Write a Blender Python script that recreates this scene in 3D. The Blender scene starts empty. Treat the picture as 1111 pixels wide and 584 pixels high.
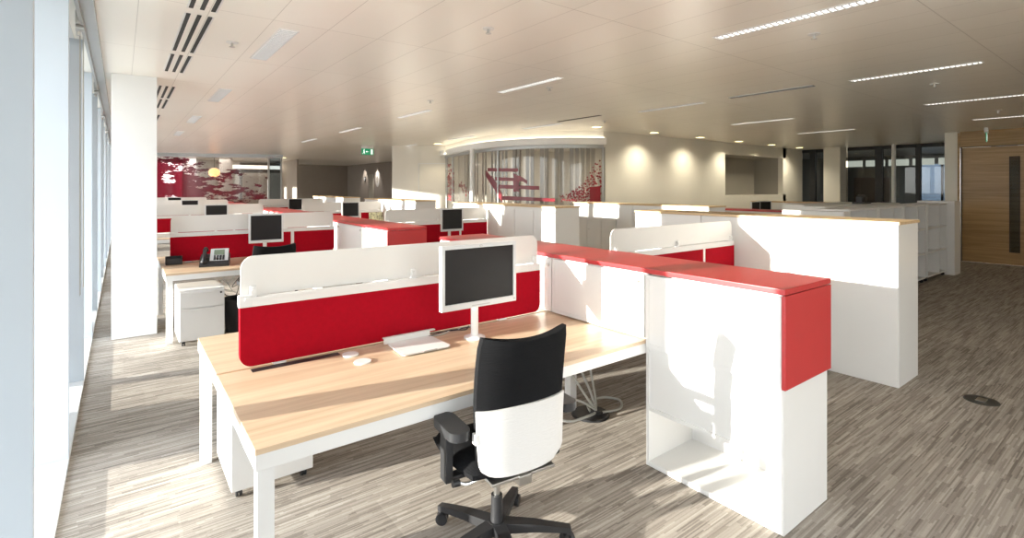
import bpy, bmesh, math, random
from mathutils import Vector, Matrix
random.seed(7)
sc = bpy.context.scene
COL = sc.collection
PI = math.pi

# ------------------------------------------------------------------ materials
def nodes(name):
    m = bpy.data.materials.new(name); m.use_nodes = True
    nt = m.node_tree; nt.nodes.clear()
    return m, nt, nt.nodes, nt.links

def mk(name, color, rough=.5, metal=0., spec=.5, bump=0., bscale=60., var=.03, vscale=3., trans=0., emit=None, es=0., stretch=(1,1,1), sheen=0.):
    m, nt, N, L = nodes(name)
    out = N.new('ShaderNodeOutputMaterial'); b = N.new('ShaderNodeBsdfPrincipled')
    L.new(b.outputs[0], out.inputs[0])
    tc = N.new('ShaderNodeTexCoord'); mp = N.new('ShaderNodeMapping'); mp.inputs['Scale'].default_value = stretch
    L.new(tc.outputs['Object'], mp.inputs[0])
    nz = N.new('ShaderNodeTexNoise'); nz.inputs['Scale'].default_value = vscale; nz.inputs['Detail'].default_value = 4
    L.new(mp.outputs[0], nz.inputs['Vector'])
    r = N.new('ShaderNodeValToRGB')
    c = Vector(color[:3])
    r.color_ramp.elements[0].position = .3; r.color_ramp.elements[1].position = .7
    r.color_ramp.elements[0].color = (*(c*(1-var)), 1); r.color_ramp.elements[1].color = (*[min(1, q) for q in c*(1+var)], 1)
    L.new(nz.outputs['Fac'], r.inputs[0]); L.new(r.outputs[0], b.inputs['Base Color'])
    b.inputs['Roughness'].default_value = rough; b.inputs['Metallic'].default_value = metal
    b.inputs['Specular IOR Level'].default_value = spec
    if trans: b.inputs['Transmission Weight'].default_value = trans
    if sheen: b.inputs['Sheen Weight'].default_value = sheen
    if emit:
        b.inputs['Emission Color'].default_value = (*emit, 1); b.inputs['Emission Strength'].default_value = es
    if bump:
        n2 = N.new('ShaderNodeTexNoise'); n2.inputs['Scale'].default_value = bscale
        L.new(mp.outputs[0], n2.inputs['Vector'])
        bp = N.new('ShaderNodeBump'); bp.inputs['Strength'].default_value = bump; bp.inputs['Distance'].default_value = .002
        L.new(n2.outputs['Fac'], bp.inputs['Height']); L.new(bp.outputs[0], b.inputs['Normal'])
    return m

def glassmat(name, tint=(1, 1, 1), gloss=1.0, rough=0.02):
    m, nt, N, L = nodes(name)
    out = N.new('ShaderNodeOutputMaterial'); t = N.new('ShaderNodeBsdfTransparent'); g = N.new('ShaderNodeBsdfGlossy')
    t.inputs[0].default_value = (*tint, 1); g.inputs['Roughness'].default_value = rough
    fr = N.new('ShaderNodeFresnel'); fr.inputs['IOR'].default_value = 1.45
    mu = N.new('ShaderNodeMath'); mu.operation = 'MULTIPLY'; mu.inputs[1].default_value = gloss
    mx = N.new('ShaderNodeMixShader')
    ge = N.new('ShaderNodeNewGeometry'); om = N.new('ShaderNodeMath'); om.operation = 'SUBTRACT'; om.inputs[0].default_value = 1.; L.new(ge.outputs['Backfacing'], om.inputs[1])
    m2 = N.new('ShaderNodeMath'); m2.operation = 'MULTIPLY'; L.new(fr.outputs[0], m2.inputs[0]); L.new(om.outputs[0], m2.inputs[1])
    L.new(m2.outputs[0], mu.inputs[0]); L.new(mu.outputs[0], mx.inputs[0]); L.new(t.outputs[0], mx.inputs[1]); L.new(g.outputs[0], mx.inputs[2])
    L.new(mx.outputs[0], out.inputs[0])
    return m

def carpetmat():
    m, nt, N, L = nodes('carpet')
    out = N.new('ShaderNodeOutputMaterial'); b = N.new('ShaderNodeBsdfPrincipled'); L.new(b.outputs[0], out.inputs[0])
    tc = N.new('ShaderNodeTexCoord'); sx = N.new('ShaderNodeSeparateXYZ'); L.new(tc.outputs['Object'], sx.inputs[0])
    def mth(op, a, bb=None):
        n = N.new('ShaderNodeMath'); n.operation = op
        for i, v in enumerate((a, bb)):
            if v is None: continue
            if isinstance(v, (int, float)): n.inputs[i].default_value = v
            else: L.new(v, n.inputs[i])
        return n.outputs[0]
    def layer(w, ln, seed):
        row = mth('FLOOR', mth('DIVIDE', sx.outputs[1], w))
        w1 = N.new('ShaderNodeTexWhiteNoise'); w1.noise_dimensions = '1D'; L.new(mth('ADD', row, seed), w1.inputs['W'])
        xx = mth('ADD', mth('DIVIDE', sx.outputs[0], ln), mth('MULTIPLY', w1.outputs['Value'], 37.))
        cell = mth('FLOOR', xx)
        w2 = N.new('ShaderNodeTexWhiteNoise'); w2.noise_dimensions = '2D'
        cb = N.new('ShaderNodeCombineXYZ'); L.new(row, cb.inputs[0]); L.new(cell, cb.inputs[1]); L.new(cb.outputs[0], w2.inputs['Vector'])
        return w2.outputs['Value']
    a = layer(.0070, .21, 3.); c = layer(.020, .36, 11.); d = layer(.5, .5, 5.)
    nz = N.new('ShaderNodeTexNoise'); nz.inputs['Scale'].default_value = 260; nz.inputs['Detail'].default_value = 3
    L.new(tc.outputs['Object'], nz.inputs['Vector'])
    n2 = N.new('ShaderNodeTexNoise'); n2.inputs['Scale'].default_value = 70; L.new(tc.outputs['Object'], n2.inputs['Vector'])
    s = mth('ADD', mth('ADD', mth('MULTIPLY', a, .36), mth('MULTIPLY', c, .26)), mth('ADD', mth('MULTIPLY', d, .10), mth('ADD', mth('MULTIPLY', nz.outputs['Fac'], .30), mth('MULTIPLY', n2.outputs['Fac'], .12))))
    r = N.new('ShaderNodeValToRGB'); e = r.color_ramp.elements
    e[0].position = .30; e[0].color = (.205, .178, .152, 1); e[1].position = .98; e[1].color = (.60, .558, .50, 1)
    q = e.new(.55); q.color = (.345, .305, .264, 1); q = e.new(.75); q.color = (.44, .395, .345, 1)
    L.new(s, r.inputs[0]); L.new(r.outputs[0], b.inputs['Base Color'])
    b.inputs['Roughness'].default_value = .95; b.inputs['Specular IOR Level'].default_value = .1
    bp = N.new('ShaderNodeBump'); bp.inputs['Strength'].default_value = .6; bp.inputs['Distance'].default_value = .004
    L.new(s, bp.inputs['Height']); L.new(bp.outputs[0], b.inputs['Normal'])
    return m

def woodmat(name, c1, c2, axis='X', rough=.4, plank=.14):
    m, nt, N, L = nodes(name)
    out = N.new('ShaderNodeOutputMaterial'); b = N.new('ShaderNodeBsdfPrincipled'); L.new(b.outputs[0], out.inputs[0])
    tc = N.new('ShaderNodeTexCoord'); mp = N.new('ShaderNodeMapping'); L.new(tc.outputs['Object'], mp.inputs[0])
    mp.inputs['Scale'].default_value = {'X': (1.2, 26, 26), 'Y': (26, 1.2, 26)}[axis]
    nz = N.new('ShaderNodeTexNoise'); nz.inputs['Scale'].default_value = 1.; nz.inputs['Detail'].default_value = 6; nz.inputs['Distortion'].default_value = .6
    L.new(mp.outputs[0], nz.inputs['Vector'])
    sx = N.new('ShaderNodeSeparateXYZ'); L.new(tc.outputs['Object'], sx.inputs[0])
    dv = N.new('ShaderNodeMath'); dv.operation = 'DIVIDE'; dv.inputs[1].default_value = plank
    L.new(sx.outputs[1] if axis == 'X' else sx.outputs[2], dv.inputs[0])
    fl = N.new('ShaderNodeMath'); fl.operation = 'FLOOR'; L.new(dv.outputs[0], fl.inputs[0])
    wn = N.new('ShaderNodeTexWhiteNoise'); wn.noise_dimensions = '1D'; L.new(fl.outputs[0], wn.inputs['W'])
    mul = N.new('ShaderNodeMath'); mul.operation = 'MULTIPLY_ADD'; mul.inputs[1].default_value = .22; L.new(wn.outputs['Value'], mul.inputs[0]); L.new(nz.outputs['Fac'], mul.inputs[2])
    r = N.new('ShaderNodeValToRGB'); e = r.color_ramp.elements
    e[0].position = .38; e[0].color = (*c1, 1); e[1].position = .8; e[1].color = (*c2, 1)
    L.new(mul.outputs[0], r.inputs[0]); L.new(r.outputs[0], b.inputs['Base Color'])
    b.inputs['Roughness'].default_value = rough
    return m

def ceilingmat():
    m, nt, N, L = nodes('ceiling_panels')
    out = N.new('ShaderNodeOutputMaterial'); b = N.new('ShaderNodeBsdfPrincipled'); L.new(b.outputs[0], out.inputs[0])
    tc = N.new('ShaderNodeTexCoord'); sx = N.new('ShaderNodeSeparateXYZ'); L.new(tc.outputs['Object'], sx.inputs[0])
    def mth(op, a, bb=None, cc=None):
        n = N.new('ShaderNodeMath'); n.operation = op
        for i, v in enumerate((a, bb, cc)):
            if v is None: continue
            if isinstance(v, (int, float)): n.inputs[i].default_value = v
            else: L.new(v, n.inputs[i])
        return n.outputs[0]
    def line(o, off, per, w):
        f = mth('FRACT', mth('DIVIDE', mth('SUBTRACT', o, off), per))
        return mth('LESS_THAN', mth('ABSOLUTE', mth('SUBTRACT', f, .5)), w/per/2)
    l1 = line(sx.outputs[0], .87-.195, .39, .005)
    l2 = line(sx.outputs[1], 2.50-.73, 1.46, .006)
    ln = mth('MAXIMUM', l1, l2)
    # per panel tone
    cx = mth('FLOOR', mth('DIVIDE', mth('SUBTRACT', sx.outputs[0], .87), .39)); cy = mth('FLOOR', mth('DIVIDE', mth('SUBTRACT', sx.outputs[1], 2.5), 1.46))
    cb = N.new('ShaderNodeCombineXYZ'); L.new(cx, cb.inputs[0]); L.new(cy, cb.inputs[1])
    wn = N.new('ShaderNodeTexWhiteNoise'); wn.noise_dimensions = '2D'; L.new(cb.outputs[0], wn.inputs['Vector'])
    mx = N.new('ShaderNodeMix'); mx.data_type = 'RGBA'
    mx.inputs['A'].default_value = (.865, .825, .75, 1); mx.inputs['B'].default_value = (.89, .85, .775, 1); L.new(wn.outputs['Value'], mx.inputs['Factor'])
    m2 = N.new('ShaderNodeMix'); m2.data_type = 'RGBA'; m2.inputs['B'].default_value = (.60, .56, .50, 1)
    L.new(ln, m2.inputs['Factor']); L.new(mx.outputs['Result'], m2.inputs['A'])
    L.new(m2.outputs['Result'], b.inputs['Base Color'])
    b.inputs['Metallic'].default_value = .1; b.inputs['Roughness'].default_value = .3
    b.inputs['Specular IOR Level'].default_value = .6
    mp = N.new('ShaderNodeMapping'); mp.inputs['Scale'].default_value = (2.6, .7, 1); L.new(tc.outputs['Object'], mp.inputs[0])
    nz = N.new('ShaderNodeTexNoise'); nz.inputs['Scale'].default_value = 1.2; nz.inputs['Detail'].default_value = 1; L.new(mp.outputs[0], nz.inputs['Vector'])
    bp = N.new('ShaderNodeBump'); bp.inputs['Strength'].default_value = .35; bp.inputs['Distance'].default_value = .006
    L.new(nz.outputs['Fac'], bp.inputs['Height']); L.new(bp.outputs[0], b.inputs['Normal'])
    return m

def vinylglass():
    """glass with an abstract red vinyl print"""
    m, nt, N, L = nodes('printed_glass')
    out = N.new('ShaderNodeOutputMaterial'); t = N.new('ShaderNodeBsdfTransparent'); g = N.new('ShaderNodeBsdfGlossy'); g.inputs['Roughness'].default_value = .04
    fr = N.new('ShaderNodeFresnel'); mx = N.new('ShaderNodeMixShader'); ge = N.new('ShaderNodeNewGeometry'); om = N.new('ShaderNodeMath'); om.operation = 'SUBTRACT'; om.inputs[0].default_value = 1.; L.new(ge.outputs['Backfacing'], om.inputs[1]); m9 = N.new('ShaderNodeMath'); m9.operation = 'MULTIPLY'; L.new(fr.outputs[0], m9.inputs[0]); L.new(om.outputs[0], m9.inputs[1]); L.new(m9.outputs[0], mx.inputs[0]); L.new(t.outputs[0], mx.inputs[1]); L.new(g.outputs[0], mx.inputs[2])
    t.inputs[0].default_value = (.62, .60, .60, 1)
    red = N.new('ShaderNodeBsdfPrincipled'); red.inputs['Base Color'].default_value = (.11, .008, .014, 1); red.inputs['Roughness'].default_value = .15
    tr = N.new('ShaderNodeBsdfTransparent'); tr.inputs[0].default_value = (.36, .07, .12, 1)
    rm = N.new('ShaderNodeMixShader'); rm.inputs[0].default_value = .55; L.new(tr.outputs[0], rm.inputs[1]); L.new(red.outputs[0], rm.inputs[2])
    tc = N.new('ShaderNodeTexCoord'); mp = N.new('ShaderNodeMapping'); mp.inputs['Scale'].default_value = (2.0, 2.0, 6.0)
    L.new(tc.outputs['Object'], mp.inputs[0])
    n1 = N.new('ShaderNodeTexNoise'); n1.inputs['Scale'].default_value = .85; n1.inputs['Detail'].default_value = 9; n1.inputs['Roughness'].default_value = .72
    L.new(mp.outputs[0], n1.inputs['Vector'])
    sx = N.new('ShaderNodeSeparateXYZ'); L.new(tc.outputs['Object'], sx.inputs[0])
    def ma(op, a, bb, cc=None):
        n = N.new('ShaderNodeMath'); n.operation = op
        for i, v in enumerate((a, bb, cc)):
            if v is None: continue
            if isinstance(v, (int, float)): n.inputs[i].default_value = v
            else: L.new(v, n.inputs[i])
        return n.outputs[0]
    # more print to the left and low down
    s = ma('MULTIPLY_ADD', sx.outputs[0], -.055, n1.outputs['Fac']); s = ma('MULTIPLY_ADD', sx.outputs[2], -.09, s)
    th = ma('GREATER_THAN', s, .195)
    fm = N.new('ShaderNodeMixShader'); L.new(th, fm.inputs[0]); L.new(mx.outputs[0], fm.inputs[1]); L.new(rm.outputs[0], fm.inputs[2])
    L.new(fm.outputs[0], out.inputs[0])
    return m

W = {}
W['white'] = mk('white_laminate', (.75, .738, .72), .35, var=.01)
W['frame'] = mk('white_powder_coat', (.75, .742, .73), .3, var=.01)
W['wall'] = mk('cream_paint', (.79, .76, .69), .85, var=.015, bump=.1)
W['walldark'] = mk('taupe_paint', (.30, .265, .235), .8, var=.03, bump=.1)
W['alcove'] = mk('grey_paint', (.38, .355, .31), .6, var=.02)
W['columnw'] = mk('white_paint', (.84, .84, .83), .7, var=.008)
W['fin'] = mk('sky_tinted_panel', (.52, .575, .635), .35, var=.01)  # white fins, with the blue of the sky light put into their colour
W['sill'] = mk('pale_sill', (.72, .74, .75), .5, var=.02)
W['carpet'] = carpetmat()
W['ceil'] = ceilingmat()
W['desk'] = woodmat('pale_beech', (.53, .37, .235), (.68, .52, .36), 'X', .33)
W['ply'] = woodmat('oak_edge', (.50, .34, .17), (.66, .48, .28), 'Y', .4)
W['door'] = woodmat('oak_veneer', (.27, .155, .055), (.42, .26, .11), 'Y', .38, plank=.35)
W['doorh'] = mk('dark_reveal', (.06, .04, .025), .6)
W['red'] = mk('red_laminate', (.50, .022, .026), .33, var=.03, spec=.9)
W['redfab'] = mk('red_felt', (.36, .002, .012), .92, spec=.15, bump=.5, bscale=500, var=.06, vscale=40)
W['acry'] = mk('opal_acrylic', (.74, .722, .695), .25, var=.01)
W['black'] = mk('black_plastic', (.018, .018, .02), .45, var=.1)
W['blackfab'] = mk('black_mesh_fabric', (.012, .012, .013), .9, spec=.05, bump=.9, bscale=1.0, var=.2, vscale=8, stretch=(20, 20, 230))
W['whitefab'] = mk('white_fabric', (.68, .662, .645), .75, spec=.2, bump=.5, bscale=1.0, stretch=(20, 20, 170))
W['screen'] = mk('dark_screen', (.012, .011, .012), .38, spec=.22, var=.1)
W['silver'] = mk('silver_plastic', (.62, .63, .64), .35, var=.02)
W['chrome'] = mk('brushed_steel', (.62, .61, .59), .28, metal=1., var=.03)
W['cable'] = mk('grey_cable', (.46, .46, .43), .45, var=.05)
W['cableblk'] = mk('black_cable', (.03, .03, .03), .5, var=.05)
W['grille'] = mk('dark_grille', (.03, .03, .028), .7)
W['alu'] = mk('anodised_aluminium', (.45, .46, .46), .38, metal=.6, var=.03)
W['mull'] = mk('dark_mullion', (.02, .022, .025), .5)
W['glass'] = glassmat('clear_glass', (.93, .95, .95))
W['glassdk'] = glassmat('tinted_glass', (.40, .44, .48), 1.2)
W['glassrm'] = glassmat('meeting_glass', (.80, .79, .77), 1.3, .015)
W['print'] = vinylglass()
W['vinyl'] = mk('dark_red_vinyl', (.19, .012, .02), .3, var=.12, vscale=6)
W['curtain'] = mk('pale_blind_fabric', (.62, .60, .57), .85, var=.03)
W['lamp'] = mk('lit_diffuser', (.9, .9, .88), .4, emit=(1., .97, .9), es=1.3)
W['lampoff'] = mk('dim_diffuser', (.88, .88, .86), .3, emit=(1., .97, .92), es=.35)
W['down'] = mk('lit_downlight', (1, .95, .8), .4, emit=(1., .84, .40), es=2.6)
W['cove'] = mk('cove_strip', (1, .95, .85), .4, emit=(1., .90, .72), es=3.)
W['green'] = mk('exit_green', (.01, .19, .09), .4, emit=(.01, .22, .10), es=.6)
W['exitw'] = mk('exit_white', (.85, .9, .87), .4, emit=(.85, .95, .9), es=.6)
W['paper'] = mk('paper', (.78, .77, .75), .8)
W['leaf1'] = mk('printed_leaflet', (.62, .60, .40), .6, var=.7, vscale=22)
W['pendant'] = mk('orange_glass_lamp', (.9, .45, .2), .3, emit=(1., .45, .18), es=4.)
W['lcd'] = mk('phone_display', (.20, .25, .18), .2)
W['offwall'] = mk('office_wall', (.40, .38, .33), .8)
W['offdark'] = mk('office_dark', (.07, .07, .07), .7)
W['clere'] = mk('lit_ceiling_panel', (.9, .85, .7), .5, emit=(1., .90, .66), es=1.6)
W['furn'] = mk('dark_wood_furniture', (.16, .06, .04), .5)
W['plate'] = mk('metal_floor_lid', (.06, .06, .055), .45, metal=.3)

# ------------------------------------------------------------------ geometry helpers
class B:
    def __init__(s): s.bm = bmesh.new()
    def box(s, x0, x1, y0, y1, z0, z1, bev=0.):
        r = bmesh.ops.create_cube(s.bm, size=1.)
        vs = r['verts']
        for v in vs:
            v.co = Vector(((x0+x1)/2+v.co.x*(x1-x0), (y0+y1)/2+v.co.y*(y1-y0), (z0+z1)/2+v.co.z*(z1-z0)))
        if bev:
            es = list({e for v in vs for e in v.link_edges})
            bmesh.ops.bevel(s.bm, geom=es, offset=bev, segments=2, affect='EDGES', profile=.7)
        return s
    def cyl(s, p0, p1, r0, r1=None, n=20, cap=True):
        r1 = r0 if r1 is None else r1
        p0 = Vector(p0); p1 = Vector(p1); d = p1-p0
        mt = Matrix.Translation((p0+p1)/2) @ d.to_track_quat('Z', 'Y').to_matrix().to_4x4()
        bmesh.ops.create_cone(s.bm, cap_ends=cap, segments=n, radius1=r0, radius2=r1, depth=d.length, matrix=mt)
        return s
    def ball(s, c, r, sc3=(1, 1, 1), n=16):
        bmesh.ops.create_uvsphere(s.bm, u_segments=n, v_segments=n//2+2, radius=r, matrix=Matrix.Translation(c) @ Matrix.Diagonal((*sc3, 1)))
        return s
    def prism(s, pts, ax, a, b):
        """polygon pts in the plane normal to ax ('x': (y,z), 'y': (x,z), 'z': (x,y)) from a to b"""
        f = {'x': lambda p, t: (t, p[0], p[1]), 'y': lambda p, t: (p[0], t, p[1]), 'z': lambda p, t: (p[0], p[1], t)}[ax]
        v0 = [s.bm.verts.new(f(p, a)) for p in pts]; v1 = [s.bm.verts.new(f(p, b)) for p in pts]
        s.bm.faces.new(v0); s.bm.faces.new(v1[::-1]); n = len(pts)
        for i in range(n): s.bm.faces.new((v0[i], v1[i], v1[(i+1) % n], v0[(i+1) % n]))
        return s
    def tube(s, pts, r, n=8, closed=False):
        P = [Vector(p) for p in pts]
        Q = []
        m = len(P)
        for i in range(m-1):
            p0 = P[max(i-1, 0)]; p1 = P[i]; p2 = P[i+1]; p3 = P[min(i+2, m-1)]
            for k in range(6):
                t = k/6
                Q.append(.5*((2*p1)+(-p0+p2)*t+(2*p0-5*p1+4*p2-p3)*t*t+(-p0+3*p1-3*p2+p3)*t**3))
        Q.append(P[-1])
        rings = []
        for i, q in enumerate(Q):
            d = (Q[min(i+1, len(Q)-1)]-Q[max(i-1, 0)]).normalized()
            u = d.orthogonal().normalized() if i == 0 else (rings_u - rings_u.dot(d)*d).normalized()
            rings_u = u; w = d.cross(u)
            rings.append([s.bm.verts.new(q+(u*math.cos(a)+w*math.sin(a))*r) for a in [2*PI*j/n for j in range(n)]])
        for i in range(len(rings)-1):
            for j in range(n): s.bm.faces.new((rings[i][j], rings[i][(j+1) % n], rings[i+1][(j+1) % n], rings[i+1][j]))
        s.bm.faces.new(rings[0][::-1]); s.bm.faces.new(rings[-1])
        return s
    def xf(s, m):
        bmesh.ops.transform(s.bm, matrix=m, verts=s.bm.verts); return s
    def build(s, name, mat, parent=None, loc=None, smooth=False, **kw):
        bmesh.ops.recalc_face_normals(s.bm, faces=s.bm.faces)
        me = bpy.data.meshes.new(name); s.bm.to_mesh(me); s.bm.free()
        if smooth:
            for p in me.polygons: p.use_smooth = True
            try: me.set_sharp_from_angle(angle=math.radians(40))
            except Exception: pass
        mats = mat if isinstance(mat, (list, tuple)) else [mat]
        for q in mats: me.materials.append(W[q])
        o = bpy.data.objects.new(name, me); COL.objects.link(o)
        if loc: o.location = loc
        if parent: o.parent = parent
        for k, v in kw.items(): o[k] = v
        return o

def rrect(x0, x1, z0, z1, r, corners='bl br tl tr', n=6):
    """rounded rectangle polygon (counter clockwise)"""
    out = []
    for key, cx, cz, a0 in (('bl', x0, z0, PI), ('br', x1, z0, 1.5*PI), ('tr', x1, z1, 0), ('tl', x0, z1, PI/2)):
        if key in corners.split():
            ox = cx+(r if cx == x0 else -r); oz = cz+(r if cz == z0 else -r)
            for k in range(n+1):
                a = a0+PI/2*k/n; out.append((ox+r*math.cos(a), oz+r*math.sin(a)))
        else: out.append((cx, cz))
    return out

def thing(name, label, cat, loc=(0, 0, 0), rz=0., group=None):
    o = bpy.data.objects.new(name, None); COL.objects.link(o); o.empty_display_size = .1
    o.location = loc; o.rotation_euler = (0, 0, rz); o['label'] = label; o['category'] = cat
    if group: o['group'] = group
    return o
def tag(o, label, cat, group=None):
    o['label'] = label; o['category'] = cat
    if group: o['group'] = group
    return o
def struct(o): o['kind'] = 'structure'; return o
def dup(root, loc, rz=None, label=None, group=None, scale=None):
    c = root.copy(); COL.objects.link(c); c.location = loc
    if rz is not None: c.rotation_euler = (0, 0, rz)
    if label: c['label'] = label
    if group: c['group'] = group
    if scale: c.scale = scale
    def rec(o, p):
        for ch in list(o.children):
            if ch == p: continue
            k = ch.copy(); COL.objects.link(k); k.parent = p; rec(ch, k)
    rec(root, c)
    return c

# ------------------------------------------------------------------ setting
ZC = 2.80; XF = -.24
struct(B().box(-1.2, 24, -4, 30, -.12, 0).build('floor', 'carpet'))
struct(B().box(-.30, 24, -4, 30, ZC, ZC+.1).build('ceiling', 'ceil'))
struct(B().box(-1.35, XF+.0, -4, 30, .0, .03).build('trim_1', 'sill'))
struct(B().box(-1.35, -.30, -4, 30, ZC, ZC+.12).build('trim_2', 'sill'))
# facade: deep white fins between the bays, glazing on the outer line
bay = 1.511; y0b = 2.40-4*bay
for k in range(22):
    y = y0b+k*bay
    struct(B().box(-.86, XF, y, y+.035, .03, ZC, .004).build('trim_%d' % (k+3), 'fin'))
    if k < 21:
        f = B()
        f.box(-.98, -.90, y+.02, y+.05, .03, ZC); f.box(-.98, -.90, y, y+bay, .03, .08); f.box(-.98, -.90, y, y+bay, ZC-.05, ZC)
        w = struct(f.build('window_%d' % (k+1), 'alu'))
        B().box(-.945, -.935, y+.05, y+bay, .08, ZC-.05).build('glass_pane', 'glass', w)
for k in range(-2, 9):      # solid piers standing outside the glazing
    y = 3.97+3.022*k
    struct(B().box(-1.34, -1.05, y, y+.90, -.12, ZC+.1, .01).build('column', 'columnw'))
# rail under the ceiling along the fins and its brackets
t = thing('blind_rail', 'long grey metal blind rail fixed along the ceiling edge by the white fins', 'rail', (-.17, 9, ZC))
B().box(-.035, .035, -10, 14, -.05, 0, .004).box(-.055, -.035, -10, 14, -.085, 0, .002).build('rail', 'alu', t)
for yy in (1.6, 4.55, 7.5, 10.0, 12.5, 15.5):
    B().box(-.075, -.05, yy-9-.05, yy-9+.05, -.10, -.01, .004).cyl((-.075, yy-9, -.12), (-.03, yy-9, -.12), .024).cyl((-.06, yy-9, -.17), (-.06, yy-9, -.09), .012).build('bracket', 'chrome', t)
for i, (yy, lab) in enumerate(((4.62, 'thin blind cord loop hanging between the fins, nearer of two'), (5.0, 'thin blind cord loop hanging between the fins, further of two'))):
    c = B().tube([(-.225, yy-.03, ZC-.02), (-.225, yy-.03, 1.6), (-.225, yy-.03, .93), (-.225, yy, .87), (-.225, yy+.03, .93), (-.225, yy+.03, 1.6), (-.225, yy+.03, ZC-.02)], .0025, 6)
    k_ = c.xf(Matrix.Translation((.17, -9, -ZC))).build('cord', 'cable', t)
# big white column
struct(B().box(-.081, .313, 6.81, 7.25, 0, ZC, .006).build('column', 'columnw'))
# walls closing the floor
struct(B().box(3.43, 14.5, -3.7, -3.6, .12, 2.68).box(-1.35, 14.5, -3.7, -3.6, 0, .12).box(-1.35, 14.5, -3.7, -3.6, 2.68, ZC).build('wall_back', 'wall'))
for k in range(3):  # unseen windows added behind the camera to let in soft fill light
    w = struct(B().box(-1.3+k*1.575, -1.24+k*1.575, -3.72, -3.58, .12, 2.68).build('window_%d' % (60+k), 'alu'))
    B().box(-1.24+k*1.575, -1.3+(k+1)*1.575, -3.655, -3.645, .12, 2.68).build('glass_pane', 'glass', w)
struct(B().box(-1.35, 1.2, 27.6, 27.8, 0, ZC).build('wall_end', 'wall'))
struct(B().box(4.3, 10.1, 28.2, 28.4, 0, ZC).build('wall_far', 'walldark'))
struct(B().box(10.0, 10.2, 12.9, 28.3, 0, ZC).build('wall_far_side', 'walldark'))
# cream wall block (px 425-483) with a flush door
struct(B().prism([(6.19, 13.8), (7.45, 12.87), (7.7, 12.95), (10.0, 13.4), (10.0, 13.9), (6.5, 14.2)], 'z', 0, ZC).build('wall_middle', 'wall'))
d = Vector((7.45-6.19, 12.87-13.8, 0)).normalized(); nrm = Vector((d.y, -d.x, 0))
if nrm.y > 0: nrm = -nrm
def dq(s, o): p = Vector((6.19, 13.8, 0))+d*s+nrm*o; return (p.x, p.y)
db = B().prism([dq(.78, .0), dq(1.5, .0), dq(1.5, .014), dq(.78, .014)], 'z', .0, 2.25)
struct(db.build('door_1', 'wall'))
fr = B().prism([dq(.75, 0), dq(.772, 0), dq(.772, .02), dq(.75, .02)], 'z', 0, 2.29).prism([dq(.75, 0), dq(1.53, 0), dq(1.53, .02), dq(.75, .02)], 'z', 2.27, 2.29)
struct(fr.build('trim_60', 'columnw'))
# wall with the wall washers and the alcove
WY = 7.5
w2 = B().box(8.15, 12.93, WY, WY+.15, 0, ZC).box(12.93, 16.4, WY, WY+.15, 2.50, ZC).box(12.93, 16.4, WY, WY+.15, 0, 1.38)
w2.box(16.2, 17.5, WY, WY+.15, 0, ZC)
struct(w2.build('wall_north', 'wall'))
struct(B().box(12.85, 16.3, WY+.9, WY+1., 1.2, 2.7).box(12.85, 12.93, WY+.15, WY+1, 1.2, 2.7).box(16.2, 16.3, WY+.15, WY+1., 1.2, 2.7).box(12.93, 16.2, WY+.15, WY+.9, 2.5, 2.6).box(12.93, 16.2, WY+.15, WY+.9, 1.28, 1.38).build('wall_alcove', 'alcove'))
# right: oak wall with door, nib, glazed offices
XD = 14.45
struct(B().box(XD, XD+.12, -3.6, 1.22, 0, ZC).box(XD, XD+.12, 1.22, 2.96, 2.47, ZC).build('wall_oak', 'door'))
dl = struct(B().box(XD+.035, XD+.085, 1.24, 2.93, .01, 2.45, .003).build('door_2', 'door'))
B().box(XD+.028, XD+.05, 2.04, 2.17, .28, 2.22, .002).build('vision_panel', 'glassdk', dl)
B().box(XD+.02, XD+.03, 2.025, 2.04, .265, 2.235).box(XD+.02, XD+.03, 2.17, 2.185, .265, 2.235).box(XD+.02, XD+.03, 2.025, 2.185, .265, .28).box(XD+.02, XD+.03, 2.025, 2.185, 2.22, 2.235).build('vision_frame', 'doorh', dl)
struct(B().box(XD+.0, XD+.03, 2.925, 2.945, 0, 2.47).box(XD-.01, XD+.03, 1.22, 2.96, 2.455, 2.47).build('trim_61', 'doorh'))
struct(B().box(XD-.02, XD+.05, 2.955, 2.995, 0, ZC-.02, .003).build('trim_62', 'door'))
struct(B().box(XD-.01, XD+.45, 2.995, 3.215, 0, ZC, .004).build('wall_nib', 'wall'))
struct(B().box(XD+.45, 17.5, 3.0, 3.1, 0, ZC).build('wall_corridor', 'wall'))
struct(B().box(XD-.012, XD, -3.6, 1.20, 0, .08).build('baseboard_right', 'ply'))
# glazed front at x = 17.5
GX = 17.5
for k, (a, b_) in enumerate(((3.1, 4.41), (4.50, 5.30), (5.46, 6.20), (6.68, 7.10), (7.24, 7.5))):
    w = struct(B().box(GX, GX+.06, a, b_, 0, .06).box(GX, GX+.06, a, b_, 2.70, ZC).box(GX, GX+.06, a, a+.03, 0, ZC).build('window_%d' % (k+30), 'mull'))
    B().box(GX+.025, GX+.035, a+.03, b_, .06, 2.70).build('glass_pane', 'glassdk', w)
for k, (a, b_) in enumerate(((4.41, 4.50), (5.30, 5.46), (7.10, 7.24))):
    struct(B().box(GX-.03, GX+.09, a, b_, 0, ZC).build('trim_%d' % (63+k), 'mull'))
struct(B().box(GX-.5, GX-.05, 6.22, 6.67, 0, ZC).build('column', 'wall'))
struct(B().cyl((GX-.35, 4.93, 0), (GX-.35, 4.93, ZC), .05, n=24).build('column', 'columnw', smooth=True))
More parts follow.
